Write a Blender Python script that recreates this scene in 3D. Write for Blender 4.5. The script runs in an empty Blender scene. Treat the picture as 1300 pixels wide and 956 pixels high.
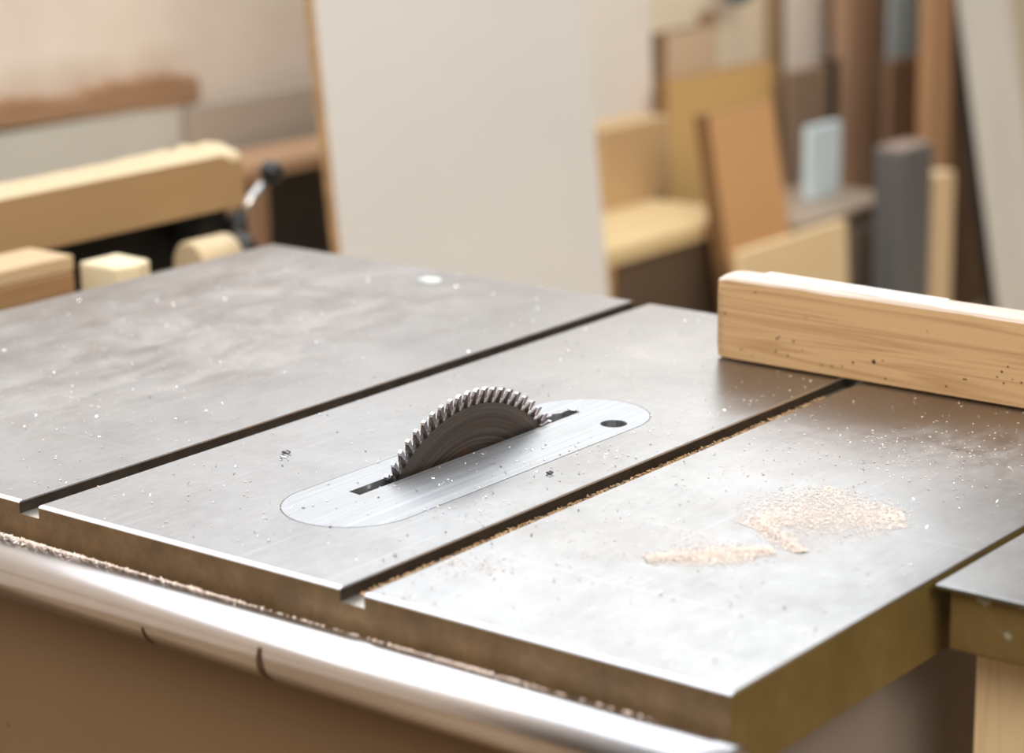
import bpy, bmesh, math, random
from mathutils import Vector, Matrix
from mathutils.geometry import tessellate_polygon
random.seed(7)
S = bpy.context.scene
C = S.collection

# ------------------------------------------------------------------ node helpers
def mat(name):
    m = bpy.data.materials.new(name); m.use_nodes = True
    nt = m.node_tree; nt.nodes.clear()
    out = nt.nodes.new('ShaderNodeOutputMaterial'); b = nt.nodes.new('ShaderNodeBsdfPrincipled')
    nt.links.new(b.outputs[0], out.inputs[0])
    return m, nt, b
def nd(nt, t, **k):
    n = nt.nodes.new(t)
    for a, v in k.items(): setattr(n, a, v)
    return n
def coords(nt, scale=(1,1,1), rot=(0,0,0), loc=(0,0,0)):
    g = nd(nt, 'ShaderNodeTexCoord'); m = nd(nt, 'ShaderNodeMapping')
    m.inputs['Scale'].default_value = scale; m.inputs['Rotation'].default_value = rot; m.inputs['Location'].default_value = loc
    nt.links.new(g.outputs['Object'], m.inputs[0]); return m.outputs[0]
def noise(nt, v, scale, detail=4, rough=.55, dist=0):
    n = nd(nt, 'ShaderNodeTexNoise'); n.inputs['Scale'].default_value = scale
    n.inputs['Detail'].default_value = detail; n.inputs['Roughness'].default_value = rough
    n.inputs['Distortion'].default_value = dist
    nt.links.new(v, n.inputs['Vector']); return n.outputs['Fac']
def ramp(nt, f, stops):
    r = nd(nt, 'ShaderNodeValToRGB'); e = r.color_ramp.elements
    while len(e) < len(stops): e.new(.5)
    for i, (p, c) in enumerate(stops):
        e[i].position = p; e[i].color = (c, c, c, 1) if isinstance(c, (int, float)) else (*c, 1)
    nt.links.new(f, r.inputs[0]); return r.outputs[0]
def mix(nt, f, a, b, mode='MIX'):
    n = nd(nt, 'ShaderNodeMix', data_type='RGBA', blend_type=mode)
    for s, v in ((n.inputs['Factor'], f), (n.inputs['A'], a), (n.inputs['B'], b)):
        if isinstance(v, (int, float)): s.default_value = v
        elif isinstance(v, tuple): s.default_value = (*v, 1)
        else: nt.links.new(v, s)
    return n.outputs['Result']
def math_(nt, op, a, b=0., c=0., clamp=False):
    n = nd(nt, 'ShaderNodeMath', operation=op); n.use_clamp = clamp
    for i, v in enumerate((a, b, c)):
        if isinstance(v, (int, float)): n.inputs[i].default_value = v
        else: nt.links.new(v, n.inputs[i])
    return n.outputs[0]
def bump(nt, b, h, strength, dist=.001):
    n = nd(nt, 'ShaderNodeBump'); n.inputs['Strength'].default_value = strength; n.inputs['Distance'].default_value = dist
    nt.links.new(h, n.inputs['Height']); nt.links.new(n.outputs[0], b.inputs['Normal'])
def setin(nt, b, k, v):
    s = b.inputs[k]
    if isinstance(v, (int, float)): s.default_value = v
    elif isinstance(v, tuple): s.default_value = (*v, 1)
    else: nt.links.new(v, s)
def blob(nt, x, y, rx, ry, rot=0):
    """soft elliptical patch on the table, in metres"""
    g = nd(nt, 'ShaderNodeTexCoord'); m = nd(nt, 'ShaderNodeMapping', vector_type='TEXTURE')
    m.inputs['Location'].default_value = (x, y, 0); m.inputs['Rotation'].default_value = (0, 0, rot); m.inputs['Scale'].default_value = (rx, ry, 1)
    nt.links.new(g.outputs['Object'], m.inputs[0])
    l = nd(nt, 'ShaderNodeVectorMath', operation='LENGTH'); nt.links.new(m.outputs[0], l.inputs[0])
    return ramp(nt, l.outputs['Value'], [(0, 1.), (.45, .75), (1, 0.)])

def simple(name, col, rough=.6, var=.12, scale=6, metal=0, stretch=(1,1,1), bmp=0):
    m, nt, b = mat(name)
    f = noise(nt, coords(nt, stretch), scale, 5)
    lo = tuple(c*(1-var) for c in col); hi = tuple(min(1, c*(1+var)) for c in col)
    setin(nt, b, 'Base Color', ramp(nt, f, [(.3, lo), (.7, hi)]))
    b.inputs['Roughness'].default_value = rough; b.inputs['Metallic'].default_value = metal
    if bmp: bump(nt, b, f, bmp)
    return m
def wood(name, light, dark, axis='x', scale=1., rough=.62, contrast=1.):
    """grain lines running along one object axis"""
    m, nt, b = mat(name)
    st = {'x': (.55, 26, 26), 'y': (26, 1.2, 26), 'z': (26, 26, 1.2)}[axis]
    st2 = {'x': (3, 260, 260), 'y': (260, 3, 260), 'z': (260, 260, 3)}[axis]
    a = noise(nt, coords(nt, tuple(s*scale for s in st)), 1.6, 3, .5, .6)
    r = ramp(nt, math_(nt, 'FRACT', math_(nt, 'MULTIPLY', a, 9)), [(0, 0.), (.45, .12), (.82, 1.), (1, 0.)])
    f = noise(nt, coords(nt, tuple(s*scale for s in st2)), 1.5, 4)
    mid = tuple((l*.6 + d*.4) for l, d in zip(light, dark))
    c = mix(nt, math_(nt, 'MULTIPLY', r, .55*contrast, clamp=True), light, dark)
    c = mix(nt, math_(nt, 'MULTIPLY', f, .45*contrast, clamp=True), c, mid)
    setin(nt, b, 'Base Color', c); b.inputs['Roughness'].default_value = rough
    bump(nt, b, f, .25, .0006)
    return m

# ------------------------------------------------------------------ materials
def make_steel(name, tint, dusty=True):
    m, nt, b = mat(name)
    big = noise(nt, coords(nt, (1,1,1)), 5, 6, .6, .4)
    # brush marks along the table and fine cross scratches
    br = noise(nt, coords(nt, (420, 6, 1)), 1., 3)
    cr = noise(nt, coords(nt, (5, 380, 1), (0, 0, .5)), 1., 2)
    mid = noise(nt, coords(nt, (1,1,1), (0,0,.4)), 26, 5, .65)
    dark = tuple(t*k for t, k in zip(tint, (.60,.575,.56)))
    col = mix(nt, ramp(nt, big, [(.32, 0.), (.7, 1.)]), dark, tint)
    col = mix(nt, math_(nt, 'MULTIPLY', br, .35), col, tuple(t*.7 for t in tint))
    mott = noise(nt, coords(nt, (2.5, 1, 1), (0, 0, .2)), 60, 5, .7)
    col = mix(nt, math_(nt, 'MULTIPLY', ramp(nt, mott, [(.40, 0.), (.66, 1.)]), .14), col, tuple(min(1, t*1.4) for t in tint))
    scr = ramp(nt, noise(nt, coords(nt, (3, 230, 1), (0, 0, .62)), 1., 2, .4), [(.66, 0.), (.72, 1.)])
    scr2 = ramp(nt, noise(nt, coords(nt, (170, 2.5, 1), (0, 0, .12)), 1., 2, .4), [(.66, 0.), (.72, 1.)])
    col = mix(nt, math_(nt, 'MULTIPLY', math_(nt, 'MAXIMUM', scr, scr2), .13), col, tuple(min(1, t*1.7) for t in tint))
    rg = math_(nt, 'MULTIPLY_ADD', mid, .16, .18)
    rg = math_(nt, 'MULTIPLY_ADD', br, .09, rg)
    metal = 1.
    if dusty:
        dn = ramp(nt, noise(nt, coords(nt, (1.6, 1, 1), (0,0,.35)), 13, 8, .72, .8), [(.42, 0.), (.68, 1.)])
        fn = ramp(nt, noise(nt, coords(nt), 120, 4, .7), [(.45, 0.), (.62, 1.)])
        d = None
        for x, y, rx, ry, ro, k in [(-.25,.42,.22,.34,.3,.55), (-.30,.60,.22,.16,.2,.45), (.42,.25,.09,.10,-.6,.5), (.36,.40,.16,.10,.1,.5),
                                    (.11,.60,.05,.10,-.3,.9), (.44,.46,.10,.09,0,.5), (-.20,.22,.10,.20,.4,.35), (.33,.16,.07,.05,.4,.4), (.10,.5,.1,.2,0,.25)]:
            g = math_(nt, 'MULTIPLY', blob(nt, x, y, rx, ry, ro), k)
            d = g if d is None else math_(nt, 'MAXIMUM', d, g)
        dm = math_(nt, 'MULTIPLY', d, math_(nt, 'MULTIPLY_ADD', dn, .9, .12), clamp=True)
        dm = math_(nt, 'MULTIPLY_ADD', math_(nt, 'MULTIPLY', dm, fn), .35, math_(nt, 'MULTIPLY', dm, .75), clamp=True)
        # dark worn smears in the far left section
        sm = math_(nt, 'MULTIPLY', blob(nt, -.28, .45, .26, .42, .2), ramp(nt, noise(nt, coords(nt, (2.2, .8, 1), (0,0,.5)), 7, 6, .6, 1.), [(.45, 0.), (.6, 1.)]))
        col = mix(nt, math_(nt, 'MULTIPLY', sm, .7), col, (.15,.13,.12))
        far_brown = math_(nt, 'MULTIPLY', math_(nt, 'MAXIMUM', blob(nt, -.15, .62, .55, .38), blob(nt, .40, .60, .30, .22)), ramp(nt, big, [(.3, .35), (.65, 1.)]))  # large brownish blobs, darker over the far part of the table
        col = mix(nt, math_(nt, 'MULTIPLY', far_brown, .55), col, (.235,.195,.175))
        col = mix(nt, dm, col, (.56,.49,.44))
        rg = math_(nt, 'MULTIPLY_ADD', dm, .4, rg)
        metal = math_(nt, 'SUBTRACT', 1., math_(nt, 'MULTIPLY', dm, .85), clamp=True)
    setin(nt, b, 'Base Color', col); setin(nt, b, 'Roughness', rg); setin(nt, b, 'Metallic', metal)
    h = math_(nt, 'ADD', math_(nt, 'MULTIPLY', br, .6), math_(nt, 'MULTIPLY', cr, .4))
    bump(nt, b, h, .12, .0004)
    return m
M = {}
M['steel'] = make_steel('ground_cast_iron', (.39,.387,.388))
M['steel_clean'] = make_steel('clean_cast_iron', (.45,.45,.45), False)
def make_side(name, c1, c2, chips=0.):
    m, nt, b = mat(name)
    f = noise(nt, coords(nt), 20, 9, .78)
    col = ramp(nt, f, [(.3, c1), (.7, c2)])
    if chips:
        k = ramp(nt, noise(nt, coords(nt, loc=(3,1,2)), 55, 3, .5), [(.60, 0.), (.64, 1.)])
        col = mix(nt, math_(nt, 'MULTIPLY', k, chips), col, (.42,.44,.32))
    setin(nt, b, 'Base Color', col); b.inputs['Roughness'].default_value = .45; b.inputs['Metallic'].default_value = .35
    bump(nt, b, f, .3, .0008)
    return m
M['side'] = make_side('floor_tinted_edge', (.10,.058,.024), (.26,.165,.08))  # brown of the reflected floor put into the bare metal's colour
M['side_olive'] = make_side('olive_painted_edge', (.16,.10,.03), (.23,.155,.055), .8)
M['side_right'] = make_side('olive_brown_side', (.13,.085,.022), (.20,.14,.045))  # olive brown paints in the floor's reflection on the right side
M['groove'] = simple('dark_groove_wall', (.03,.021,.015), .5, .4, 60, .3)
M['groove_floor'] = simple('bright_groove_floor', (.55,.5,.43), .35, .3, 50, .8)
def make_insert():
    m, nt, b = mat('brushed_aluminium')
    br = noise(nt, coords(nt, (900, 7, 1), (0, 0, .03)), 1., 4, .6)
    sc = noise(nt, coords(nt, (260, 3, 1), (0, 0, .10)), 1., 3, .6)
    pt = noise(nt, coords(nt), 22, 6, .6)
    col = mix(nt, ramp(nt, br, [(.3, 0.), (.7, 1.)]), (.32,.325,.335), (.48,.49,.505))
    col = mix(nt, math_(nt, 'MULTIPLY', ramp(nt, sc, [(.55, 0.), (.68, 1.)]), .45), col, (.62,.64,.66))
    col = mix(nt, math_(nt, 'MULTIPLY', ramp(nt, pt, [(.5, 0.), (.72, 1.)]), .4), col, (.34,.31,.28))
    setin(nt, b, 'Base Color', col); b.inputs['Metallic'].default_value = .85
    setin(nt, b, 'Roughness', math_(nt, 'MULTIPLY_ADD', br, .22, .30))
    bump(nt, b, br, .25, .0003)
    return m
M['insert'] = make_insert()
def make_blade():
    m, nt, b = mat('worn_blade_steel')
    g = nd(nt, 'ShaderNodeTexCoord'); sx = nd(nt, 'ShaderNodeSeparateXYZ'); nt.links.new(g.outputs['Object'], sx.inputs[0])
    r = math_(nt, 'SQRT', math_(nt, 'ADD', math_(nt, 'POWER', sx.outputs['Y'], 2), math_(nt, 'POWER', sx.outputs['Z'], 2)))
    cmb = nd(nt, 'ShaderNodeCombineXYZ'); nt.links.new(math_(nt, 'MULTIPLY', r, 330), cmb.inputs[0])
    nt.links.new(math_(nt, 'MULTIPLY', sx.outputs['Y'], 5), cmb.inputs[1])
    rings = noise(nt, cmb.outputs[0], 1., 5, .65)
    blot = noise(nt, coords(nt), 30, 5, .6)
    col = ramp(nt, rings, [(.3, (.07,.053,.044)), (.55, (.13,.105,.09)), (.75, (.24,.20,.175))])
    col = mix(nt, math_(nt, 'MULTIPLY', ramp(nt, blot, [(.52, 0.), (.66, 1.)]), .55), col, (.20,.09,.035))
    edge = ramp(nt, r, [(.100, 0.), (.1125, 1.)])
    col = mix(nt, math_(nt, 'MULTIPLY', edge, .5), col, (.20,.19,.185))
    setin(nt, b, 'Base Color', col); b.inputs['Metallic'].default_value = .8
    setin(nt, b, 'Roughness', math_(nt, 'MULTIPLY_ADD', rings, .3, .28))
    bump(nt, b, rings, .25, .0003)
    return m
M['blade'] = make_blade()
M['tooth'] = simple('dark_tooth_steel', (.16,.13,.125), .3, .25, 200, .9)
M['carbide'] = simple('bright_carbide', (.72,.70,.75), .16, .1, 200, 1.)
M['rail'] = simple('chromed_tube', (.62,.60,.61), .22, .22, 9, 1., (.5,1,1), .1)
M['rail_mark'] = simple('brown_rust_mark', (.12,.065,.035), .6, .3, 30, .4)
def make_paint(name, c, spots=True):
    m, nt, b = mat(name)
    f = noise(nt, coords(nt), 5, 5)
    col = ramp(nt, f, [(.3, tuple(v*.9 for v in c)), (.7, c)])
    if spots:
        k = ramp(nt, noise(nt, coords(nt), 45, 2, .5), [(.70, 0.), (.73, 1.)])
        col = mix(nt, math_(nt, 'MULTIPLY', k, .7), col, (.12,.06,.03))
    setin(nt, b, 'Base Color', col); b.inputs['Roughness'].default_value = .5
    return m
M['cab'] = make_paint('tan_machine_paint', (.23,.14,.068))
M['cab_dark'] = simple('unlit_interior_black', (.01,.008,.006), .8)  # near-black colour painted for the unlit inside of the cabinet
M['cab_side'] = simple('grey_brown_cabinet_side', (.20,.165,.14), .6)
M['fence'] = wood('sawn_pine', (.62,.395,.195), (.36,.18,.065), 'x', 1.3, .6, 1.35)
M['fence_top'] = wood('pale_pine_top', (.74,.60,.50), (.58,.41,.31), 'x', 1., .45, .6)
M['hole'] = simple('dark_worm_hole', (.035,.018,.008), .9)
M['sawdust'] = simple('orange_sawdust', (.40,.235,.11), .9, .3, 300)
M['sawdust_tan'] = simple('tan_sawdust', (.50,.34,.20), .9, .3, 300)
M['sawdust_pale'] = simple('pale_sawdust', (.80,.64,.54), .85, .2, 300)
M['flake'] = simple('pale_wood_flakes', (.84,.73,.65), .6, .15, 300)
M['glint'] = simple('shiny_metal_swarf', (.85,.86,.92), .15, .1, 200, 1.)
M['white_chip'] = simple('glossy_white_laminate', (.9,.95,.95), .12, .03, 100)
M['swarf_dark'] = simple('dark_swarf', (.12,.11,.12), .3, .3, 200, .9)

# ------------------------------------------------------------------ object helpers
def link(o, parent=None):
    C.objects.link(o)
    if parent: o.parent = parent
    return o
def thing(name, label, cat, loc=(0,0,0), group=None):
    o = bpy.data.objects.new(name, None); C.objects.link(o); o.location = loc; o.empty_display_size = .05
    o['label'] = label; o['category'] = cat
    if group: o['group'] = group
    return o
def tag(o, label=None, cat=None, group=None, kind=None):
    if label: o['label'] = label
    if cat: o['category'] = cat
    if group: o['group'] = group
    if kind: o['kind'] = kind
    return o
def finish(name, bm, mats, parent=None, origin=None, smooth=False, bevel=0, seg=2, local=False):
    """bmesh in world coordinates -> object whose origin is at its own base (or at the given point)"""
    bmesh.ops.recalc_face_normals(bm, faces=bm.faces)
    if origin is None:
        vs = [v.co for v in bm.verts]
        origin = Vector(((min(v.x for v in vs)+max(v.x for v in vs))/2, (min(v.y for v in vs)+max(v.y for v in vs))/2, min(v.z for v in vs)))
    origin = Vector(origin)
    if not local: bmesh.ops.translate(bm, verts=bm.verts, vec=-origin)
    me = bpy.data.meshes.new(name); bm.to_mesh(me); bm.free()
    for m in (mats if isinstance(mats, (list, tuple)) else [mats]): me.materials.append(m)
    if smooth:
        for p in me.polygons: p.use_smooth = True
    o = bpy.data.objects.new(name, me)
    link(o, parent)
    o.location = origin - (parent.location if parent and parent.parent is None else Vector((0,0,0)))
    if parent and parent.parent is not None: o.location = origin - parent.location - parent.parent.location
    if bevel:
        md = o.modifiers.new('bevel', 'BEVEL'); md.width = bevel; md.segments = seg; md.limit_method = 'ANGLE'; md.angle_limit = math.radians(50)
    return o
def box(bm, x0, x1, y0, y1, z0, z1, mi=0):
    vs = [bm.verts.new((x, y, z)) for x in (x0, x1) for y in (y0, y1) for z in (z0, z1)]
    fs = []
    for q in ((0,1,3,2), (4,6,7,5), (0,4,5,1), (2,3,7,6), (0,2,6,4), (1,5,7,3)):
        f = bm.faces.new([vs[i] for i in q]); f.material_index = mi; fs.append(f)
    return vs, fs
def obox(name, m, x0, x1, y0, y1, z0, z1, parent=None, bevel=.0015, origin=None):
    bm = bmesh.new(); box(bm, x0, x1, y0, y1, z0, z1)
    return finish(name, bm, m, parent, origin, bevel=bevel)
def tube(bm, pts, radii, seg=24, cap=True, mi=0):
    rings = []
    n = len(pts); pts = [Vector(p) for p in pts]
    for i, p in enumerate(pts):
        d = (pts[min(i+1, n-1)] - pts[max(i-1, 0)]).normalized()
        up = Vector((0,0,1)) if abs(d.z) < .9 else Vector((1,0,0))
        a = d.cross(up).normalized(); b = d.cross(a)
        r = radii[i] if isinstance(radii, (list, tuple)) else radii
        rings.append([bm.verts.new(p + a*math.cos(t*2*math.pi/seg)*r + b*math.sin(t*2*math.pi/seg)*r) for t in range(seg)])
    for i in range(n-1):
        for k in range(seg):
            f = bm.faces.new((rings[i][k], rings[i][(k+1)%seg], rings[i+1][(k+1)%seg], rings[i+1][k])); f.material_index = mi; f.smooth = True
    if cap:
        for r in (rings[0], rings[-1]):
            f = bm.faces.new(r); f.material_index = mi
def plate(bm, outer, holes, z0, z1):
    loops = [outer] + holes
    tri = tessellate_polygon([[Vector((x, y, 0)) for x, y in l] for l in loops])
    flat = [p for l in loops for p in l]
    top = [bm.verts.new((x, y, z1)) for x, y in flat]; bot = [bm.verts.new((x, y, z0)) for x, y in flat]
    for t in tri:
        bm.faces.new([top[i] for i in t]); bm.faces.new([bot[i] for i in reversed(t)])
    k = 0
    for l in loops:
        n = len(l)
        for i in range(n):
            a, b = k+i, k+(i+1) % n
            bm.faces.new((top[a], top[b], bot[b], bot[a]))
        k += n
def stadium(x0, x1, y0, y1, n=40):
    r = (x1-x0)/2; cx = (x0+x1)/2
    return [(cx+r*math.cos(math.pi+math.pi*i/n), y0+r+r*math.sin(math.pi+math.pi*i/n)) for i in range(n+1)] + \
           [(cx+r*math.cos(math.pi*i/n), y1-r+r*math.sin(math.pi*i/n)) for i in range(n+1)]

# ------------------------------------------------------------------ the room
FZ = -.85
bm = bmesh.new(); box(bm, -1.95, 3.2, -2.6, 6.4, FZ-.05, FZ)
floor_m, nt, b = mat('dusty_workshop_floor')
f1 = noise(nt, coords(nt), 3, 7, .6)
setin(nt, b, 'Base Color', ramp(nt, f1, [(.3, (.22,.145,.08)), (.7, (.34,.235,.14))])); b.inputs['Roughness'].default_value = .7
tag(finish('floor', bm, floor_m), kind='structure')
wall_m, nt, b = mat('stained_cream_plaster')
g = nd(nt, 'ShaderNodeTexCoord'); sx = nd(nt, 'ShaderNodeSeparateXYZ'); nt.links.new(g.outputs['Object'], sx.inputs[0])
n1 = noise(nt, coords(nt), 9, 6, .65)
# brown torn-plaster stain just above the batten (object origin lies at the wall foot, y=1.9)
zz = math_(nt, 'ADD', sx.outputs['Z'], math_(nt, 'MULTIPLY_ADD', n1, .10, -.05))
band = ramp(nt, zz, [(.70, 0.), (.755, 1.), (.80, .55), (.85, 0.)])
ymask = ramp(nt, math_(nt, 'MULTIPLY_ADD', sx.outputs['Y'], .5, .5), [(.44, 1.), (.53, 0.)])
n2 = ramp(nt, noise(nt, coords(nt, loc=(2,3,1)), 3, 5), [(.35, 0.), (.7, 1.)])
base = mix(nt, n2, (.70,.585,.475), (.82,.72,.61))
warm = ramp(nt, math_(nt, 'MULTIPLY_ADD', sx.outputs['Y'], .5, 0.), [(.35, 0.), (.6, 1.)])
base = mix(nt, warm, base, (.93,.80,.60))
setin(nt, b, 'Base Color', mix(nt, math_(nt, 'MULTIPLY', math_(nt, 'MULTIPLY', band, ymask), .75), base, (.36,.21,.11)))
b.inputs['Roughness'].default_value = .8
bm = bmesh.new(); box(bm, -1.95, -1.8, -2.6, 6.4, FZ, 2.3)
tag(finish('wall_left', bm, wall_m), kind='structure')

# ------------------------------------------------------------------ TABLE SAW
XL, XR, W, G, L = -.458, .540, .2663, .019, .705
GD = -.0088; TB = -.051
saw = thing('table_saw', 'table saw with wide grey cast iron top, two mitre grooves and round blade', 'table saw', (.04, .35, FZ))
# tabletop : profile across X, extruded along Y
def rounded_profile():
    return [(XL, TB), (XL, 0), (-G, 0), (-G, GD), (0, GD), (0, 0), (W, 0), (W, GD), (W+G, GD), (W+G, 0), (XR, 0), (XR, TB)]
bm = bmesh.new()
pr = rounded_profile()
fr = [bm.verts.new((x, 0, z)) for x, z in pr]; bk = [bm.verts.new((x, L, z)) for x, z in pr]
for i in range(len(pr)):
    j = (i+1) % len(pr)
    f = bm.faces.new((fr[i], fr[j], bk[j], bk[i]))
    (xa, za), (xb, zb) = pr[i], pr[j]
    if za == zb == 0: f.material_index = 0
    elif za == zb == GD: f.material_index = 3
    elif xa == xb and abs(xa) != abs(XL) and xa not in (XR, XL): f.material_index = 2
    elif xa == xb == XR: f.material_index = 4
    else: f.material_index = 1
ff = bm.faces.new(fr); ff.material_index = 1
fb = bm.faces.new(list(reversed(bk))); fb.material_index = 1
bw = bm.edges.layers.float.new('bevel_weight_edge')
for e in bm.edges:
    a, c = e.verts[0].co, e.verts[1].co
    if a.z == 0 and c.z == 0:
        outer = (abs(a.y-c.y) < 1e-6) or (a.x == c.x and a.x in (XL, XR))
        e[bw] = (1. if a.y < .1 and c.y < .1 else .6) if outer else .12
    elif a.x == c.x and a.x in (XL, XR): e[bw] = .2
top = finish('tabletop', bm, [M['steel'], M['side'], M['groove'], M['groove_floor'], M['side_right'], simple('highlight_arris', (.86,.86,.88), .32, .06, 40, 1.)], saw, origin=(0,0,0), bevel=.0032, seg=3)  # last slot: colour brightened to paint a highlight along the table edges
# pocket for the throat plate
bmc = bmesh.new(); plate(bmc, stadium(.1188, .2152, .0758, .4282, 48), [], -.08, .02)
bmesh.ops.recalc_face_normals(bmc, faces=bmc.faces)
cut = finish('cutter', bmc, M['groove'], None, origin=(0,0,0))
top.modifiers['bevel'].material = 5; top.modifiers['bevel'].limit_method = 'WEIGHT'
md = top.modifiers.new('pocket', 'BOOLEAN'); md.object = cut; md.operation = 'DIFFERENCE'; md.solver = 'EXACT'
dg = bpy.context.evaluated_depsgraph_get()
newme = bpy.data.meshes.new_from_object(top.evaluated_get(dg))
top.modifiers.clear(); top.data = newme
bpy.data.objects.remove(cut)
# throat plate
bm = bmesh.new()
slot = [(.1465,.1420), (.1575,.1405), (.1575,.3865), (.1495,.3890), (.1483,.3865), (.1470,.3820), (.1478,.3765), (.1440,.3700), (.1465,.3655), (.1452,.3590), (.1465,.3540)]
hole = [(.196+.0098*math.cos(i*math.pi/18), .3755+.0098*math.sin(i*math.pi/18)) for i in range(36)]
screw = [(.1458+.0014*math.cos(i*math.pi/6), .0983+.0014*math.sin(i*math.pi/6)) for i in range(12)]
plate(bm, stadium(.1194, .2146, .0764, .4276, 48), [slot, hole, screw], -.0055, .0001)
ins = finish('throat_plate', bm, M['insert'], saw, origin=(0,0,0))
ins['label'] = 'bright brushed aluminium throat plate with long blade slot'
# saw blade : body + teeth
BX, BY, BZ, BR = .1520, .2638, -.0801, .1232
NT = 78
blade = bpy.data.objects.new('saw_blade', None)
bm = bmesh.new()
def disc_outline():
    pts = []
    for i in range(NT):
        a0 = -2*math.pi*i/NT
        # gullet floor, then the raised shoulder that carries the tooth (leans clockwise)
        for da, r in ((0, .1128), (.22, .1122), (.42, .1130), (.60, .1150), (.74, .1164), (1.0-.04, .1150)):
            a = a0 - da*2*math.pi/NT
            pts.append((r*math.cos(a), r*math.sin(a)))
    return pts
ol = disc_outline()
th = .0011
ctr = [bm.verts.new((s*th, 0, 0)) for s in (-1, 1)]
va = [bm.verts.new((-th, y, z)) for y, z in ol]; vb = [bm.verts.new((th, y, z)) for y, z in ol]
n = len(ol)
for i in range(n):
    j = (i+1) % n
    bm.faces.new((ctr[0], va[j], va[i])); bm.faces.new((ctr[1], vb[i], vb[j])); bm.faces.new((va[i], va[j], vb[j], vb[i]))
blade = finish('saw_blade', bm, M['blade'], saw, origin=(BX, BY, BZ), local=True)
blade['label'] = 'dark round saw blade with bright carbide teeth'
# one tooth: a leaning steel prong with a wider bright carbide tip
def tooth_mesh():
    bm = bmesh.new()
    p = 2*math.pi/NT*BR
    # local frame: u = tangential (clockwise), r = radial
    def ring(poly, t, mi):
        A = [bm.verts.new((-t, u, r)) for u, r in poly]; B = [bm.verts.new((t, u, r)) for u, r in poly]
        f1 = bm.faces.new(A); f2 = bm.faces.new(list(reversed(B))); f1.material_index = f2.material_index = mi
        for i in range(len(poly)):
            j = (i+1) % len(poly)
            f = bm.faces.new((A[j], A[i], B[i], B[j])); f.material_index = mi
    ring([(-.0028, .1120), (.0020, .1120), (.0030, .1165), (.0040, .1212), (.0018, .1214), (-.0006, .1185)], .0011, 0)
    ring([(.0021, .1158), (.0040, .1156), (.0056, BR), (.0030, BR-.0004), (.0018, .1212)], .0016, 1)
    bmesh.ops.recalc_face_normals(bm, faces=bm.faces)
    me = bpy.data.meshes.new('tooth'); bm.to_mesh(me); bm.free()
    me.materials.append(M['tooth']); me.materials.append(M['carbide'])
    return me
tm = tooth_mesh()
for i in range(NT):
    t = bpy.data.objects.new('tooth', tm); link(t, blade)
    t.rotation_euler = (-2*math.pi*(i+.42)/NT, 0, 0)
# rail
bm = bmesh.new(); RY, RZ, RR = -.022, -.038, .0194
tube(bm, [(x, RY, RZ) for x in (-.47, -.468, .50, .556, .558)], [RR-.003, RR, RR, RR, RR-.003], 48)
rail = finish('front_rail', bm, M['rail'], saw)
for xx, wd in ((.1385, .0035), (.238, .006)):
    bm = bmesh.new()
    segs = 40; a0, a1 = (-.35, 1.75) if wd > .004 else (.15, 1.6)
    row = []
    for k in range(segs+1):
        a = a0 + (a1-a0)*k/segs     # measured from -Y downwards
        ww = wd*(.4+.6*math.sin(math.pi*(k+.5)/(segs+1)))
        y = RY - math.cos(a)*(RR+.0002); z = RZ - math.sin(a)*(RR+.0002)
        row.append((bm.verts.new((xx-ww/2, y, z)), bm.verts.new((xx+ww/2+random.uniform(0,.0006), y, z))))
    for k in range(segs): bm.faces.new((row[k][0], row[k][1], row[k+1][1], row[k+1][0]))
    o = finish('rust_mark', bm, M['rail_mark'], rail, smooth=True)
# cabinet
bm = bmesh.new(); vs, fs = box(bm, -.40, .50, -.0015, .66, FZ+.0, TB+.0)
for f in fs:
    c = f.calc_center_median()
    if c.x > .49: f.material_index = 1
    if abs(c.z-TB) < 1e-4: f.material_index = 2
cab = finish('cabinet', bm, [M['cab'], M['cab_side'], M['cab_dark']], saw, bevel=.003)
bm = bmesh.new(); box(bm, .118, .216, .07, .43, -.052, -.0505)
finish('dark_slot_backing', bm, M['cab_dark'], saw)  # near-black sheet stands in for the shade below the plate openings

# ------------------------------------------------------------------ extension table on the right
ext = thing('side_table', 'smaller steel side table with chipped olive edge, right of the saw', 'table', (.72, .62, FZ))
bm = bmesh.new()
vs, fs = box(bm, .5462, .95, .2105, 1.02, -.0035, -.0002, 0)
finish('tabletop', bm, M['steel_clean'], ext, bevel=.0012, seg=3)
bm = bmesh.new(); box(bm, .5525, .94, .2165, 1.01, -.042, -.0036)
finish('apron', bm, M['side_olive'], ext, bevel=.002)
for (x0, y0) in ((.548, .25), (.548, .93), (.88, .25), (.88, .93)):
    obox('leg', wood('leg_wood_%d' % int(x0*100+y0*10), (.86,.66,.40), (.72,.50,.26), 'z') if x0 < .6 and y0 < .3 else M['fence'], x0+.006, x0+.056, y0, y0+.05, FZ, -.0422, ext, .002)

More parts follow.
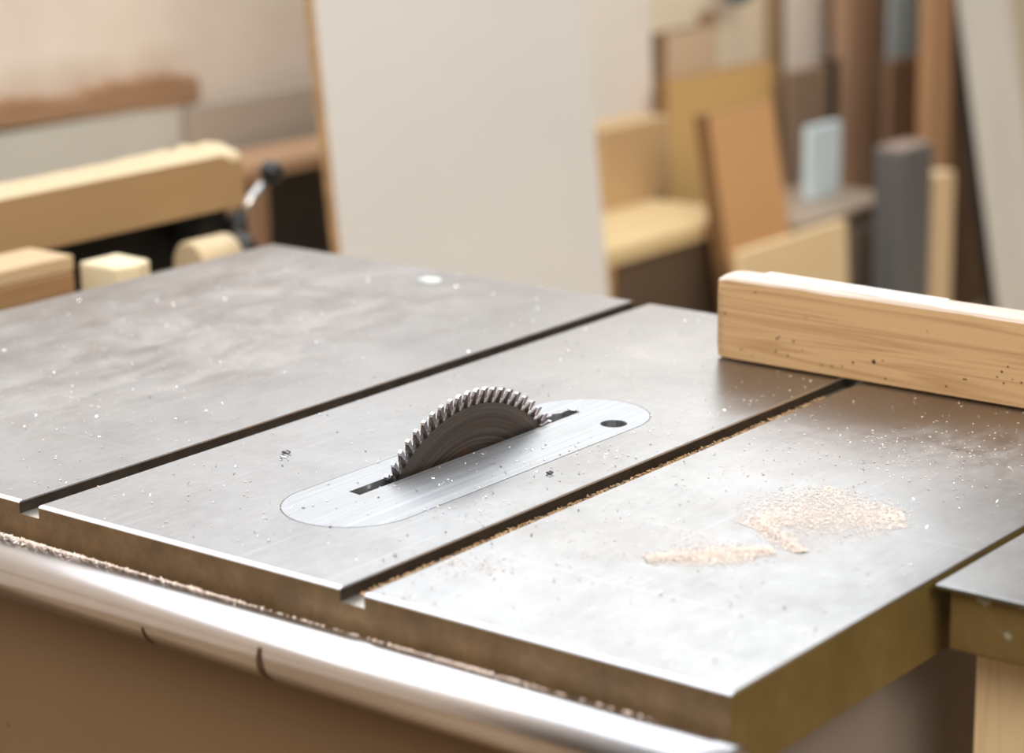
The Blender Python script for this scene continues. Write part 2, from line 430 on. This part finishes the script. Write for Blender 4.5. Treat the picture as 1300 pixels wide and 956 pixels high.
# ------------------------------------------------------------------ the wooden fence
fn = thing('wooden_fence', 'pine board standing on edge across the saw table as a fence', 'wood board', (.46, .592, 0))
bm = bmesh.new()
FX0, FX1, FY0, FY1, FH = .1535, .80, .577, .607, .0685
NX = 90
rng = random.Random(3)
prev = None
for i in range(NX+1):
    x = FX0 + (FX1-FX0)*i/NX
    e = .0010 if i in (0, NX) else 0
    e2 = .0016 if i == 0 else (.0004 if i == 1 else 0)
    if i % 4 == 0: wt, ct = rng.uniform(-.0004, .0003), .0018 + rng.uniform(-.0005, .0006)
    if i == 0: w, ch = wt, ct
    w += (wt-w)*.4; ch += (ct-ch)*.4
    # worn ragged top arris, gently rounded ends
    sec = [(FY0+e+.0035, e), (FY0+e2+.0004, .0022), (FY0+e2*.5, .012), (FY0+e2*.5, FH-.014), (FY0+e2+.0003, FH-ch-.0012-e2), (FY0+ch*.7+e2, FH-.0007+w-e2*1.5), (FY0+.012, FH+.0004+w*.4-e2*1.3),
           (FY1-.004, FH-e2), (FY1-e, FH-.002-e), (FY1-e, .0015), (FY1-.001-e, e)]
    row = [bm.verts.new((x + (e2*0), y, max(z, .0004))) for y, z in sec]
    if prev:
        for k in range(len(sec)):
            j = (k+1) % len(sec)
            f = bm.faces.new((prev[k], prev[j], row[j], row[k]))
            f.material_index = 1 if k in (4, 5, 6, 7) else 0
            f.smooth = k in (2,)
    else: bm.faces.new(row)
    prev = row
bm.faces.new(list(reversed(prev)))
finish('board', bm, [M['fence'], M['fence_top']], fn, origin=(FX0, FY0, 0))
# pale lifted splinter strip on the top edge
bm = bmesh.new()
N = 40; rows = []
for i in range(N+1):
    x = .186 + (.345-.186)*i/N
    yb = .6045; yf = .5880 - .008*min(1, i/N*1.2) + rng.uniform(-.0003,.0003)
    h = FH + .0014*(1-i/N*.8) + (.0002)
    rows.append([bm.verts.new((x, yf, FH-.0002)), bm.verts.new((x, yf+.0004, h)), bm.verts.new((x, yb, h)), bm.verts.new((x, yb, FH-.0005))])
for i in range(N):
    for k in range(3): bm.faces.new((rows[i][k], rows[i][k+1], rows[i+1][k+1], rows[i+1][k]))
bm.faces.new(rows[0]); bm.faces.new(list(reversed(rows[-1])))
sp = finish('lifted_splinter', bm, simple('fresh_pale_splinter', (.84,.75,.68), .5, .06, 60, 0, (1,20,20)), fn); sp['label'] = 'pale splintered strip along the top edge'
# worm holes
H = [(.21,.0243,1.2),(.2251,.0244,1.1),(.209,.0138,1.1),(.22,.0123,1.),(.2333,.0184,.7),(.177,.0112,.9),(.1871,.0069,.6),(.2508,.0091,.9),(.2599,.0095,.9),(.2689,.0108,.8),(.2785,.0153,1.1),(.2967,.0186,2.1),(.3044,.0204,.8),(.307,.0067,.9),(.3589,.0088,.9),(.3734,.0167,1.),(.375,.0166,.8),(.4003,.0224,.9),(.4038,.0269,1.1),(.4085,.0315,.9),(.4056,.0184,.9),(.4198,.021,1.),(.4126,.0224,.6),(.1611,.0382,1.1),(.1894,.059,.9),(.2363,.0448,.6),(.3414,.049,.6),(.212,.0262,.9),(.44,.03,1.1),(.47,.018,1.),(.52,.04,1.),(.60,.022,1.2)]
bm = bmesh.new()
for x, z, s in H:
    r = .0008*s; c = [bm.verts.new((x+r*(1+.25*rng.uniform(-1,1))*math.cos(t*math.pi/5), FY0-.0003, z+r*math.sin(t*math.pi/5))) for t in range(10)]
    c2 = bm.verts.new((x, FY0-.0001, z))
    for t in range(10): bm.faces.new((c[t], c[(t+1)%10], c2))
tag(finish('worm_holes', bm, M['hole'], fn), kind='stuff')

# ------------------------------------------------------------------ sawdust, swarf, chips
def flakes(name, pts, smin, smax, mats, label, cat, flat=.35, parent=None, zfun=None, aspect=1.6, thick=.3):
    bm = bmesh.new(); r = random.Random(len(pts)+int(smax*1e6))
    for (x, y, z) in pts:
        s = r.uniform(smin, smax); a = r.uniform(0, math.pi*2); k = r.choice((3, 4, 4, 5))
        tx, ty = r.uniform(-flat, flat), r.uniform(-flat, flat)
        base = []; sx = s*r.uniform(1, aspect)
        for t in range(k):
            an = t*2*math.pi/k + r.uniform(-.3,.3)
            u, v = sx*math.cos(an), s*math.sin(an)*.7
            px, py = u*math.cos(a)-v*math.sin(a), u*math.sin(a)+v*math.cos(a)
            base.append((px, py, px*tx+py*ty))
        mz = min(b_[2] for b_ in base)
        h = s*thick
        lo = [bm.verts.new((x+p[0], y+p[1], z+p[2]-mz)) for p in base]
        hi = [bm.verts.new((x+p[0]*.8, y+p[1]*.8, z+p[2]-mz+h)) for p in base]
        mi = r.randrange(len(mats))
        fs = [bm.faces.new(hi), bm.faces.new(list(reversed(lo)))]
        for t in range(k): fs.append(bm.faces.new((lo[t], lo[(t+1)%k], hi[(t+1)%k], hi[t])))
        for f in fs: f.material_index = mi
    o = finish(name, bm, mats, parent, origin=pts and (pts[0][0], pts[0][1], 0))
    return tag(o, label, cat, kind='stuff')
R = random.Random(11)
def on_top(x, y):
    if not (XL+.003 < x < XR-.003 and .003 < y < L-.003): return False
    if -G-.002 < x < .001 or W-.001 < x < W+G+.002: return False
    if FY0-.003 < y < FY1+.003 and x > FX0-.003: return False
    if .145 < x < .159 and .139 < y < .39: return False
    if math.hypot(x-.196, y-.3755) < .011: return False
    return True
# pile on the right section : two streaks as in a swept smear
pts = []
def streak(p0, p1, w, n, z=.0002, heap=0):
    for _ in range(n):
        t = R.random(); d = R.gauss(0, w*(.35+.65*math.sin(math.pi*min(max(t,0),1))))
        dx, dy = p1[0]-p0[0], p1[1]-p0[1]; l = math.hypot(dx, dy)
        x = p0[0]+dx*t - dy/l*d; y = p0[1]+dy*t + dx/l*d
        if on_top(x, y): pts.append((x, y, z+heap*R.random()*max(0, 1-abs(d)/w)))
streak((.384,.146), (.438,.205), .010, 3300, heap=.0012)
streak((.405,.165), (.434,.190), .008, 900, heap=.0005)
streak((.455,.212), (.400,.245), .0055, 1600, heap=.0012)
streak((.398,.235), (.405,.335), .014, 1800)
streak((.40,.25), (.47,.31), .020, 4500, heap=.0004)
streak((.41,.33), (.48,.285), .012, 900)
streak((.33,.13), (.40,.20), .03, 120)
flakes('sawdust_smear', pts, .00035, .0008, [M['sawdust_pale'], M['flake'], M['flake']], 'pale pinkish sawdust swept in streaks on the right part of the saw table', 'sawdust', .12, thick=.12)
# loose crumbs
pts = []
while len(pts) < 1500:
    x, y = R.uniform(XL, XR), R.uniform(0, L)
    if on_top(x, y): pts.append((x, y, .0002))
for cx, cy, s, n in ((-.22,.14,.03,70), (-.17,.18,.03,60), (-.38,.60,.015,60), (-.33,.55,.02,60), (-.36,.50,.02,50), (-.24,.40,.06,120), (-.05,.56,.03,50), (.30,.07,.012,70), (.32,.08,.01,40), (.37,.38,.05,150), (.42,.45,.05,200), (.36,.13,.03,50), (.10,.50,.03,60), (.24,.16,.02,40), (.235,.30,.03,40)):
    for _ in range(n):
        x, y = R.gauss(cx, s), R.gauss(cy, s)
        if on_top(x, y): pts.append((x, y, .0002))
flakes('sawdust_crumbs', pts, .0003, .0009, [M['flake'], M['sawdust_pale'], M['flake']], 'loose pale sawdust crumbs scattered all over the grey saw table', 'sawdust')
pts = []
while len(pts) < 330:
    x, y = R.uniform(XL, XR), R.uniform(0, L)
    if on_top(x, y): pts.append((x, y, .0002))
for _ in range(70):
    x, y = R.gauss(.20, .05), R.gauss(.25, .09)
    if on_top(x, y): pts.append((x, y, .0002))
flakes('metal_swarf', pts, .0005, .0012, [M['glint']], 'tiny shiny metal shavings scattered on the saw table', 'metal shavings', .5)
# sawdust lying in the grooves
pts = []
for _ in range(5200):
    y = R.uniform(.045, .700); x = W+G-.0006-abs(R.gauss(0, .0042))
    if x > W+.001: pts.append((x, y, GD+.0003+R.random()*.0062*max(0,(x-(W+.006))/(G-.006))))
for _ in range(1500):
    y = R.uniform(.015, .55)**1.0; x = W+.001+abs(R.gauss(0,.006))
    if x < W+G-.001: pts.append((x, y, GD+.0002+R.random()*.0006))
flakes('groove_sawdust', pts, .0007, .0016, [M['sawdust'], M['sawdust_tan'], M['sawdust']], 'orange sawdust packed along the right hand groove of the saw table', 'sawdust')
pts = []
for _ in range(2600):
    y = R.uniform(.03, .69) if R.random() < .35 else R.gauss(.22, .06)
    x = -.0006-abs(R.gauss(0, .003))
    if x > -G+.001 and .01 < y < .70: pts.append((x, y, GD+.0003+R.random()*.0070*max(0,(x+.012)/.012)))
flakes('groove_sawdust', pts, .0007, .0015, [M['sawdust'], M['sawdust'], M['sawdust_tan']], 'orange sawdust lying along the left hand groove of the saw table', 'sawdust')
# sawdust caught between rail and table edge
pts = []
for _ in range(9500):
    x = R.choice((R.uniform(-.3,.5), R.uniform(-.3,.25), R.uniform(-.2,.1), R.gauss(.0,.05), R.gauss(.17,.02), R.gauss(.36,.03), R.gauss(.08,.03)))
    if not -.45 < x < .53: continue
    y = -.0005-abs(R.gauss(0, .0075 if x < .06 else .0055)); bumpy = .5+.5*math.sin(x*90)*math.sin(x*37+1)
    zr = RZ+math.sqrt(max(0, RR*RR-(y-RY)**2)) if abs(y-RY) < RR else RZ
    pts.append((x, y, zr+.0002+R.random()*.0035*bumpy*max(0, 1+y/.010)))
flakes('rail_sawdust', pts, .0006, .0015, [M['sawdust_pale'], M['flake'], M['sawdust_pale']], 'pale sawdust caught between the shiny front rail and the table edge', 'sawdust')

def chip_poly(name, pts2, z0, z1, m, label, cat, tilt=0):
    bm = bmesh.new(); plate(bm, pts2, [], z0, z1)
    return tag(finish(name, bm, m, bevel=.0002), label, cat)
chip_poly('laminate_chip', [(-.2285,.657), (-.214,.6545), (-.2075,.664), (-.213,.672), (-.2265,.669)], .0002, .0022, M['white_chip'], 'small glossy white chip lying near the far edge of the saw table', 'chip')
# curled shaving and small bits near the throat plate
def curl(name, x, y, r, label, m, turns=1.4, h=.003):
    bm = bmesh.new(); n = 26
    a = []
    for i in range(n):
        t = i/(n-1)*turns*2*math.pi; rr = r*(1-.35*i/n)
        w = .0012*(.4+.6*math.sin(math.pi*(i+.5)/n))
        p = Vector((x+rr*math.cos(t)*1.5, y+i*.00018, .0016+h*.4*(1+math.sin(t))*.5))
        a.append((bm.verts.new(p), bm.verts.new(p+Vector((.0004, w, .0006)))))
    for i in range(n-1): bm.faces.new((a[i][0], a[i][1], a[i+1][1], a[i+1][0]))
    lo = min(v.co.z for v in bm.verts)
    for v in bm.verts: v.co.z += .0002-lo
    o = finish(name, bm, m, smooth=True); md = o.modifiers.new('thick', 'SOLIDIFY'); md.thickness = .0003
    return tag(o, label, 'metal shaving')
curl('metal_curl', .052, .179, .0024, 'dark curled metal shaving on the table left of the throat plate', M['swarf_dark'])
curl('metal_curl', .0575, .170, .0016, 'bright curled metal shaving in front of the dark curled one', M['glint'], 1.1)
curl('metal_curl', .2321, .248, .0016, 'tiny dark shaving between the throat plate and the right groove', M['swarf_dark'], 1.7)
curl('metal_curl', .1505, .383, .0028, 'ragged bright shaving at the far end of the blade slot', M['glint'], 1.2, .004)
# screw head recess darkness is the open plate hole itself

# ------------------------------------------------------------------ machine behind the saw, with beam
jm = thing('planer_machine', 'dark woodworking machine under the thick pine beam, left behind the saw', 'machine', (-.76, .56, FZ))
iron = simple('black_painted_iron', (.030,.026,.022), .45, .3, 12, .3)
olive = simple('dark_olive_iron', (.075,.052,.02), .5, .3, 10, .2)
obox('base', olive, -.98, -.56, .0, 1.0, FZ, -.13, jm, .004)
obox('infeed_bed', iron, -.98, -.52, -.05, .572, -.130, -.0430, jm, .003)
obox('bracket', iron, -.84, -.70, .575, .625, -.130, -.0335, jm, .003)
obox('bracket', iron, -.90, -.80, .935, .985, -.130, -.0330, jm, .003)
obox('rear_guard', iron, -.905, -.845, .30, .934, -.1299, -.0345, jm, .003)
obox('cross_bar', simple('brown_cross_bar', (.20,.11,.045), .6), -.668, -.650, .60, .80, -.088, -.062, jm, .002)
bm = bmesh.new(); tube(bm, [(-.70, .820, -.072), (-.70, .823, -.072), (-.70, .880, -.072), (-.70, .883, -.072)], [.023, .026, .026, .023], 28)
finish('roller', bm, simple('cream_roller', (.66,.50,.30), .5), jm)['label'] = 'pale cream roller'
bm = bmesh.new(); tube(bm, [(-.70, .8835, -.076), (-.70, .886, -.076), (-.70, .905, -.076)], [.022, .027, .027], 28)
finish('roller_end_cap', bm, iron, jm)
bm = bmesh.new(); tube(bm, [(-.79, .985, -.128), (-.79, .987, -.070), (-.79, .992, -.052)], [.016, .014, .010], 24)
finish('lever_hub', bm, iron, jm)
lv = bmesh.new(); tube(lv, [(-.79, .992, -.056), (-.79, 1.020, -.034), (-.79, 1.046, -.015)], [.0062, .0056, .0050], 16)
lev = finish('clamp_lever', lv, simple('chromed_lever', (.6,.58,.56), .25, .1, 20, 1.), jm)
bm = bmesh.new(); bmesh.ops.create_uvsphere(bm, u_segments=24, v_segments=16, radius=.0145, matrix=Matrix.Translation((-.79, 1.050, -.011)))
finish('ball_knob', bm, simple('black_bakelite', (.012,.012,.014), .3), lev, smooth=True)

beam_m = wood('planed_spruce', (.42,.26,.12), (.35,.205,.085), 'y', .8, .55, .6)
beam_top = wood('bright_spruce_top', (.60,.46,.27), (.48,.33,.17), 'y', .8, .5, .6)
bm = bmesh.new()
N = 60; prev = None; rb = random.Random(5)
for i in range(N+1):
    y = -.05 + (.962+.05)*i/N
    t = max(0, (y-.86)/.10)
    rag = rb.uniform(0, .006) if y > .84 else rb.uniform(0, .0015)
    drop = .010*min(1, t*1.1) if y > .93 else 0
    sec = [(-.75, -.0325), (-.75, .0295-drop*.9), (-.755, .0315-drop*.4+rag*.3), (-.785, .0325+rag), (-.812, .0325+rag*.8), (-.82, .029), (-.82, -.0325)]
    row = [bm.verts.new((x, y, z)) for x, z in sec]
    if prev:
        for k in range(len(sec)):
            j = (k+1) % len(sec); f = bm.faces.new((prev[k], prev[j], row[j], row[k])); f.material_index = 1 if k in (1, 2, 3, 4) else 0
    else: bm.faces.new(row)
    prev = row
bm.faces.new(list(reversed(prev)))
tag(finish('pine_beam', bm, [beam_m, beam_top]), 'thick square pine beam with rough top lying on the dark machine', 'wood beam')
obox('plank', wood('light_plank', (.60,.42,.24), (.48,.31,.15), 'y'), -.665, -.60, .02, .568, -.0195, -.004, None, .002)
tag(bpy.context.scene.objects['plank'], 'light plank on top of the brown plank, left below the beam', 'plank')
o = obox('plank', wood('brown_plank', (.36,.20,.09), (.27,.14,.06), 'y'), -.662, -.598, .02, .566, -.0425, -.020, None, .002)
tag(o, 'brown plank lying under the light plank at the left edge', 'plank')
bm = bmesh.new(); plate(bm, [(-.60,.574),(-.545,.574),(-.540,.598),(-.548,.622),(-.60,.625)], [], -.1295, -.012)
tag(finish('wood_offcut', bm, simple('pale_offcut', (.82,.68,.44), .6), bevel=.003), 'pale cream wood offcut standing right of the planks behind the saw', 'offcut')

# ------------------------------------------------------------------ background helpers
def board(name, label, cat, xf, y0, y1, h, th, lean, m, edge=None, group=None, z0=FZ, bevel=.0015):
    """upright board; xf = X of its front face at the foot, leans away towards -X"""
    bm = bmesh.new(); vs, fs = box(bm, -th, 0, y0-(y0+y1)/2, y1-(y0+y1)/2, 0, h)
    for f in fs:
        c = f.calc_center_median()
        if edge and (abs(c.y-(y0-(y0+y1)/2)) < 1e-5 or abs(c.y-(y1-(y0+y1)/2)) < 1e-5 or abs(c.z-h) < 1e-5): f.material_index = 1
    ang = math.atan(lean)
    bmesh.ops.rotate(bm, verts=bm.verts, cent=(-th, 0, 0), matrix=Matrix.Rotation(-ang, 3, 'Y'))
    me = bpy.data.meshes.new(name); bmesh.ops.recalc_face_normals(bm, faces=bm.faces); bm.to_mesh(me); bm.free()
    me.materials.append(m)
    if edge: me.materials.append(edge)
    o = bpy.data.objects.new(name, me); C.objects.link(o); o.location = (xf, (y0+y1)/2, z0+.0005)
    md = o.modifiers.new('bevel', 'BEVEL'); md.width = bevel; md.segments = 2
    return tag(o, label, cat, group)
white_m = simple('ivory_laminate', (.77,.735,.68), .35, .03, 2)
core = simple('brown_chipboard_edge', (.46,.27,.12), .7, .25, 60)
cream_m = simple('cream_laminate', (.90,.82,.72), .4, .04, 2)
ochre = wood('ochre_plywood', (.72,.46,.18), (.60,.35,.12), 'z', .6, .5, .4)
tanb = simple('tan_mdf', (.52,.35,.18), .6, .05, 3)
orange = simple('orange_tan_mdf', (.60,.33,.14), .55, .05, 3)
darkb = simple('dark_umber_board', (.125,.085,.055), .5, .1, 4)
darkest = simple('blackish_board', (.022,.016,.011), .6, .2, 5)
walnut = wood('walnut_veneer', (.52,.31,.19), (.40,.23,.135), 'z', .5, .45, .6)
walnut2 = wood('dark_walnut_veneer', (.25,.135,.075), (.17,.09,.05), 'z', .5, .5, .6)
greyb = wood('grey_oak_veneer', (.30,.21,.145), (.18,.12,.08), 'z', .6, .5, .9)
palew = wood('pale_post_wood', (.72,.53,.31), (.58,.40,.21), 'z', .8, .6, .4)
brownw = wood('warm_brown_wood', (.42,.235,.115), (.28,.15,.07), 'z', .8, .6, .8)
bluew = simple('pale_blue_panel', (.60,.70,.72), .35, .04, 3)
bluedull = simple('dull_blue_panel', (.55,.63,.64), .35, .04, 3)
yellowp = simple('pale_yellow_ply', (.80,.60,.34), .5, .06, 4)

# wall base panel, batten
board('low_board', 'long low grey board against the wall below the torn brown batten', 'board', -1.775, .3, 1.855, .742, .02, .0, simple('grey_beige_panel', (.58,.545,.47), .5, .05, 2))
board('low_board', 'short taupe board between the brown batten and the open shelf unit', 'board', -1.760, 1.856, 2.20, .735, .02, .0, simple('taupe_panel', (.47,.395,.315), .6, .06, 2))
bm = bmesh.new(); rr = random.Random(9); prev = None
for i in range(61):
    y = .3 + (1.90-.3)*i/60
    zc = -.083 - (y-1.43)*.030; tp = .016 + rr.uniform(-.003,.010) + (.010 if y > 1.7 else 0)
    row = [bm.verts.new(p) for p in ((-1.7995, y, zc-.022), (-1.772, y, zc-.016+rr.uniform(-.002,.002)), (-1.776, y, zc+tp), (-1.7995, y, zc+tp+.006))]
    if prev:
        for k in range(4): j = (k+1) % 4; bm.faces.new((prev[k], prev[j], row[j], row[k]))
    else: bm.faces.new(row)
    prev = row
bm.faces.new(list(reversed(prev)))
for v in bm.verts: v.co.z += .002
tag(finish('wall_batten', bm, wood('torn_brown_batten', (.34,.19,.10), (.22,.11,.05), 'y', 1., .8)), 'ragged brown wooden batten fixed along the cream wall', 'batten')

# open shelf unit
sh = thing('shelf_unit', 'open brown shelf unit with dark inside, left of the big ivory board', 'shelf unit', (-1.68, 2.0, FZ))
shelfw = wood('shelf_brown_wood', (.50,.30,.17), (.38,.21,.11), 'y', .6, .5, .5)
obox('shelf_top', shelfw, -1.735, -1.595, 1.805, 2.32, -.222, -.198, sh, .002)
obox('side_panel', simple('post_brown', (.36,.21,.12), .6), -1.73, -1.605, 1.843, 1.885, FZ, -.2225, sh, .002)
obox('side_panel', shelfw, -1.73, -1.605, 2.290, 2.310, FZ, -.2225, sh, .002)
obox('back_panel', darkest, -1.735, -1.7305, 1.843, 2.310, FZ, -.2225, sh, .001)  # blackish colour painted for the shade inside the unit
obox('shelf', darkb, -1.73, -1.62, 1.8855, 2.2895, -.62, -.60, sh, .001)
obox('door', darkest, -1.640, -1.628, 1.8860, 2.2890, -.58, -.225, sh, .001)  # not a working door: blackish sheet painting the shade inside the open unit

# big ivory panel leaning on the wall
board('laminate_board', 'large ivory laminate board with brown edge leaning behind the saw', 'board', -1.08, 1.553, 2.202, 1.32, .019, .100, white_m, core)
board('laminate_board', 'cream laminate board partly hidden behind right edge of the large ivory board', 'board', -1.655, 2.70, 3.142, 1.5, .018, .045, cream_m, core)
# boxes and boards to the right
board('small_board', 'pinkish tan board with dark left edge standing behind the ochre board', 'board', -1.655, 3.150, 3.345, .735, .04, .0, simple('pink_tan_mdf', (.66,.48,.32), .6, .05, 3), simple('shaded_brown_edge', (.22,.13,.06), .7))  # edge colour darkened for the shaded near side of the board
board('small_board', 'narrow brown strip standing right of the pinkish tan board', 'board', -1.68, 3.348, 3.385, .76, .03, .0, simple('mid_brown_strip', (.33,.20,.11), .6), None)
board('ochre_board', 'wide ochre plywood board standing behind the tan box and the orange board', 'board', -1.60, 3.076, 3.481, .646, .03, .0, ochre, simple('ochre_edge', (.28,.15,.05), .6))
# low cabinet with pale top
lc = thing('low_cabinet', 'low cabinet with dark grey front and pale yellow wooden top', 'cabinet', (-1.4, 2.6, FZ))
obox('top', wood('pale_yellow_top', (.74,.56,.30), (.64,.44,.18), 'y', .5, .4, .5), -1.585, -1.20, 2.292, 2.755, -.408, -.378, lc, .002)
obox('side_panel', simple('ochre_side', (.50,.28,.09), .5), -1.58, -1.207, 2.302, 2.334, FZ, -.4085, lc, .002)
obox('side_panel', simple('ochre_side2', (.50,.28,.09), .5), -1.58, -1.207, 2.720, 2.750, FZ, -.4085, lc, .002)
obox('front_panel', darkb, -1.225, -1.210, 2.3345, 2.7195, FZ+.001, -.4085, lc, .001)
# tan box on it
tb = bmesh.new(); box(tb, -1.500, -1.415, 2.590, 2.812, -.3775, -.223)
tag(finish('tan_box', tb, [tanb], bevel=.002), 'plain tan box standing on the pale top of the low cabinet', 'box')
board('orange_board', 'orange tan board leaning right of the low cabinet', 'board', -1.065, 2.590, 2.808, .680, .034, .17, orange, simple('gap_shadow_edge', (.20,.10,.035), .6))  # dark edge colour stands in for the gap shadow beside the board
board('yellow_board', 'pale yellow plywood board low in front, leaning under the orange board', 'board', -1.02, 2.490, 2.856, .455, .018, .05, yellowp, None)
# upright boards further right
board('grey_oak_board', 'grey brown veneered board with wood grain behind the pale blue board', 'board', -1.60, 3.554, 3.725, .612, .03, .0, greyb, simple('pink_brown_edge', (.42,.27,.19), .6))
board('gap_shade_strip', 'thin blackish strip painting the shaded gap left of the tall walnut door', 'board', -1.64, 3.762, 3.835, .61, .02, .0, darkest, None)  # blackish strip stands in for the shade between the neighbouring boards
board('cream_board', 'tall cream board standing behind the grey brown veneered board', 'board', -1.72, 3.725, 3.95, 1.5, .018, .02, cream_m, core)
bm = bmesh.new(); tube(bm, [(-1.57, 3.492, FZ), (-1.60, 3.492, .6)], .007, 12)
tag(finish('thin_rod', bm, simple('dark_rod', (.10,.07,.04), .5)), 'thin dark rod leaning upright beside the ochre board', 'rod')
bm = bmesh.new(); bmesh.ops.create_uvsphere(bm, u_segments=24, v_segments=14, radius=.045, matrix=Matrix.Translation((-1.70, 3.50, -.050)) @ Matrix.Diagonal((.7,1.15,.8,1)))
bl = thing('hanging_cap', 'dark blue object hanging on the wall above the ochre board', 'cap', (-1.70, 3.50, -.05))
finish('cap', bm, simple('dark_blue_cloth', (.09,.16,.22), .8), bl, smooth=True)
bm = bmesh.new(); tube(bm, [(-1.70, 3.50, -.02), (-1.70, 3.50, .06), (-1.7995, 3.50, .09)], .004, 8); finish('hook', bm, iron, bl)
# walnut doors
board('walnut_door', 'tall walnut brown door panel with lighter left edge', 'door panel', -1.60, 3.845, 4.235, 1.5, .045, .03, walnut, simple('walnut_light_edge', (.42,.26,.16), .6))
board('dark_walnut_board', 'dark walnut board standing in front of right half of the tall door panel', 'board', -1.50, 3.837, 4.045, .612, .02, .0, walnut2, simple('walnut_edge2', (.36,.21,.13), .5))
board('blue_board', 'dull blue grey board rising behind the dark walnut board', 'board', -1.545, 3.915, 4.075, 1.5, .012, .0, bluedull, None)
board('blue_board', 'small pale blue board standing on the long dark box', 'board', -1.30, 3.152, 3.271, .150, .02, .0, bluew, None, None, -.4335)
# long dark box
db = thing('dark_box', 'long low dark box with brown top standing right of the orange board', 'box', (-1.28, 3.12, FZ))
obox('lid', simple('brown_grey_lid', (.34,.255,.185), .45, .08, 4), -1.42, -1.188, 2.930, 3.330, -.447, -.434, db, .002)
obox('body', darkb, -1.41, -1.192, 2.936, 3.324, FZ, -.4475, db, .002)
obox('front_panel', simple('umber_panel', (.19,.14,.105), .5), -1.1915, -1.176, 3.120, 3.324, FZ, -.475, db, .001)
# posts
bm = bmesh.new(); box(bm, -1.115, -1.05, 3.080, 3.205, FZ, -.298)
for v in bm.verts:
    if v.co.z > -.5 and v.co.x < -1.1: v.co.z += .004
tag(finish('grey_post', bm, simple('slate_grey_laminate', (.125,.122,.12), .4, .06, 3), bevel=.006), 'slate grey upright post with brown top in front of the long dark box', 'post')
tc = bmesh.new(); box(tc, -1.113, -1.053, 3.083, 3.202, -.2978, -.2945)
cp = finish('post_cap', tc, simple('brown_cap', (.34,.25,.20), .5), bpy.context.scene.objects['grey_post'])
board('pale_post', 'pale wooden post standing right of the slate grey post', 'post', -1.05, 3.213, 3.297, .482, .04, .0, palew, None)
board('brown_plank', 'tall warm brown plank leaning between the door panel and the tall cream board', 'plank', -1.24, 3.550, 3.645, 1.5, .03, .01, brownw, None)
board('brown_plank', 'wide dark brown plank in the gap left of the tall cream board', 'plank', -1.40, 4.00, 4.19, 1.5, .03, .06, simple('umber_plank', (.15,.085,.04), .6, .2, 6), None)
board('tall_board', 'tall cream board with black left edge leaning at the right side', 'board', -1.10, 3.656, 3.90, 1.5, .03, .185, simple('cream_board_face', (.72,.665,.58), .45, .07, 3, 0, (1,8,1)), darkest)  # black edge colour stands in for the dark gap along its left side
board('yellowish_board', 'pale yellowish board standing behind the tall cream board at far right', 'board', -1.45, 4.30, 5.2, 1.5, .018, .10, simple('yellowish_face', (.66,.56,.40), .5, .06, 3), core)

# ------------------------------------------------------------------ lights
def area(name, loc, target, sx, sy, power, col):
    l = bpy.data.lights.new(name, 'AREA'); l.shape = 'RECTANGLE'; l.size = sx; l.size_y = sy; l.energy = power; l.color = col
    o = bpy.data.objects.new(name, l); C.objects.link(o); o.location = loc
    d = Vector(target)-Vector(loc); o.rotation_euler = d.to_track_quat('-Z', 'Y').to_euler(); return o
area('window_light', (-1.62, 3.4, 1.60), (-1.0, 3.4, 1.45), 1.9, 1.2, 22, (.84,.92,1.))
area('skylight', (-.45, 1.25, 2.28), (-.45, 1.2501, 0), 2.6, 5.7, 92, (.87,.935,1.))
area('left_fill_light', (-1.62, .45, 1.38), (-1.0, .45, 1.26), 4.0, 1.25, 34, (.80,.90,1.))  # added light panel, brightens the rail and front left of the tabletop
area('room_light', (4.6, -2.2, 3.4), (-1.2, 2.4, -.2), 3.4, 2.6, 355, (1.,.94,.85))
w = bpy.data.worlds.new('workshop_ambient'); S.world = w; w.use_nodes = True
wn = w.node_tree; bg = wn.nodes['Background']
wg = nd(wn, 'ShaderNodeTexCoord'); wx = nd(wn, 'ShaderNodeSeparateXYZ'); wn.links.new(wg.outputs['Generated'], wx.inputs[0])
wc = ramp(wn, math_(wn, 'MULTIPLY_ADD', wx.outputs['Z'], .5, .5), [(.42, (.08,.052,.03)), (.56, (.15,.12,.095)), (.78, (.46,.45,.44)), (1., (.58,.58,.58))])
wn.links.new(wc, bg.inputs[0]); bg.inputs[1].default_value = 1.

# ------------------------------------------------------------------ camera
cd = bpy.data.cameras.new('camera'); cam = bpy.data.objects.new('camera', cd); C.objects.link(cam)
cam.matrix_world = Matrix(((.7881,-.1484,.5974,1.1617),(.6153,.2124,-.7591,-.9704),(-.0143,.9658,.2587,.4800),(0,0,0,1)))
cd.sensor_width = 36; cd.lens = 83.14; cd.clip_start = .05
cd.dof.use_dof = True; cd.dof.focus_distance = 1.62; cd.dof.aperture_fstop = 4.6
S.camera = cam
S.view_settings.view_transform = 'Standard'
S.view_settings.look = 'None'
S.view_settings.exposure = -.08
S.cycles.use_denoising = True
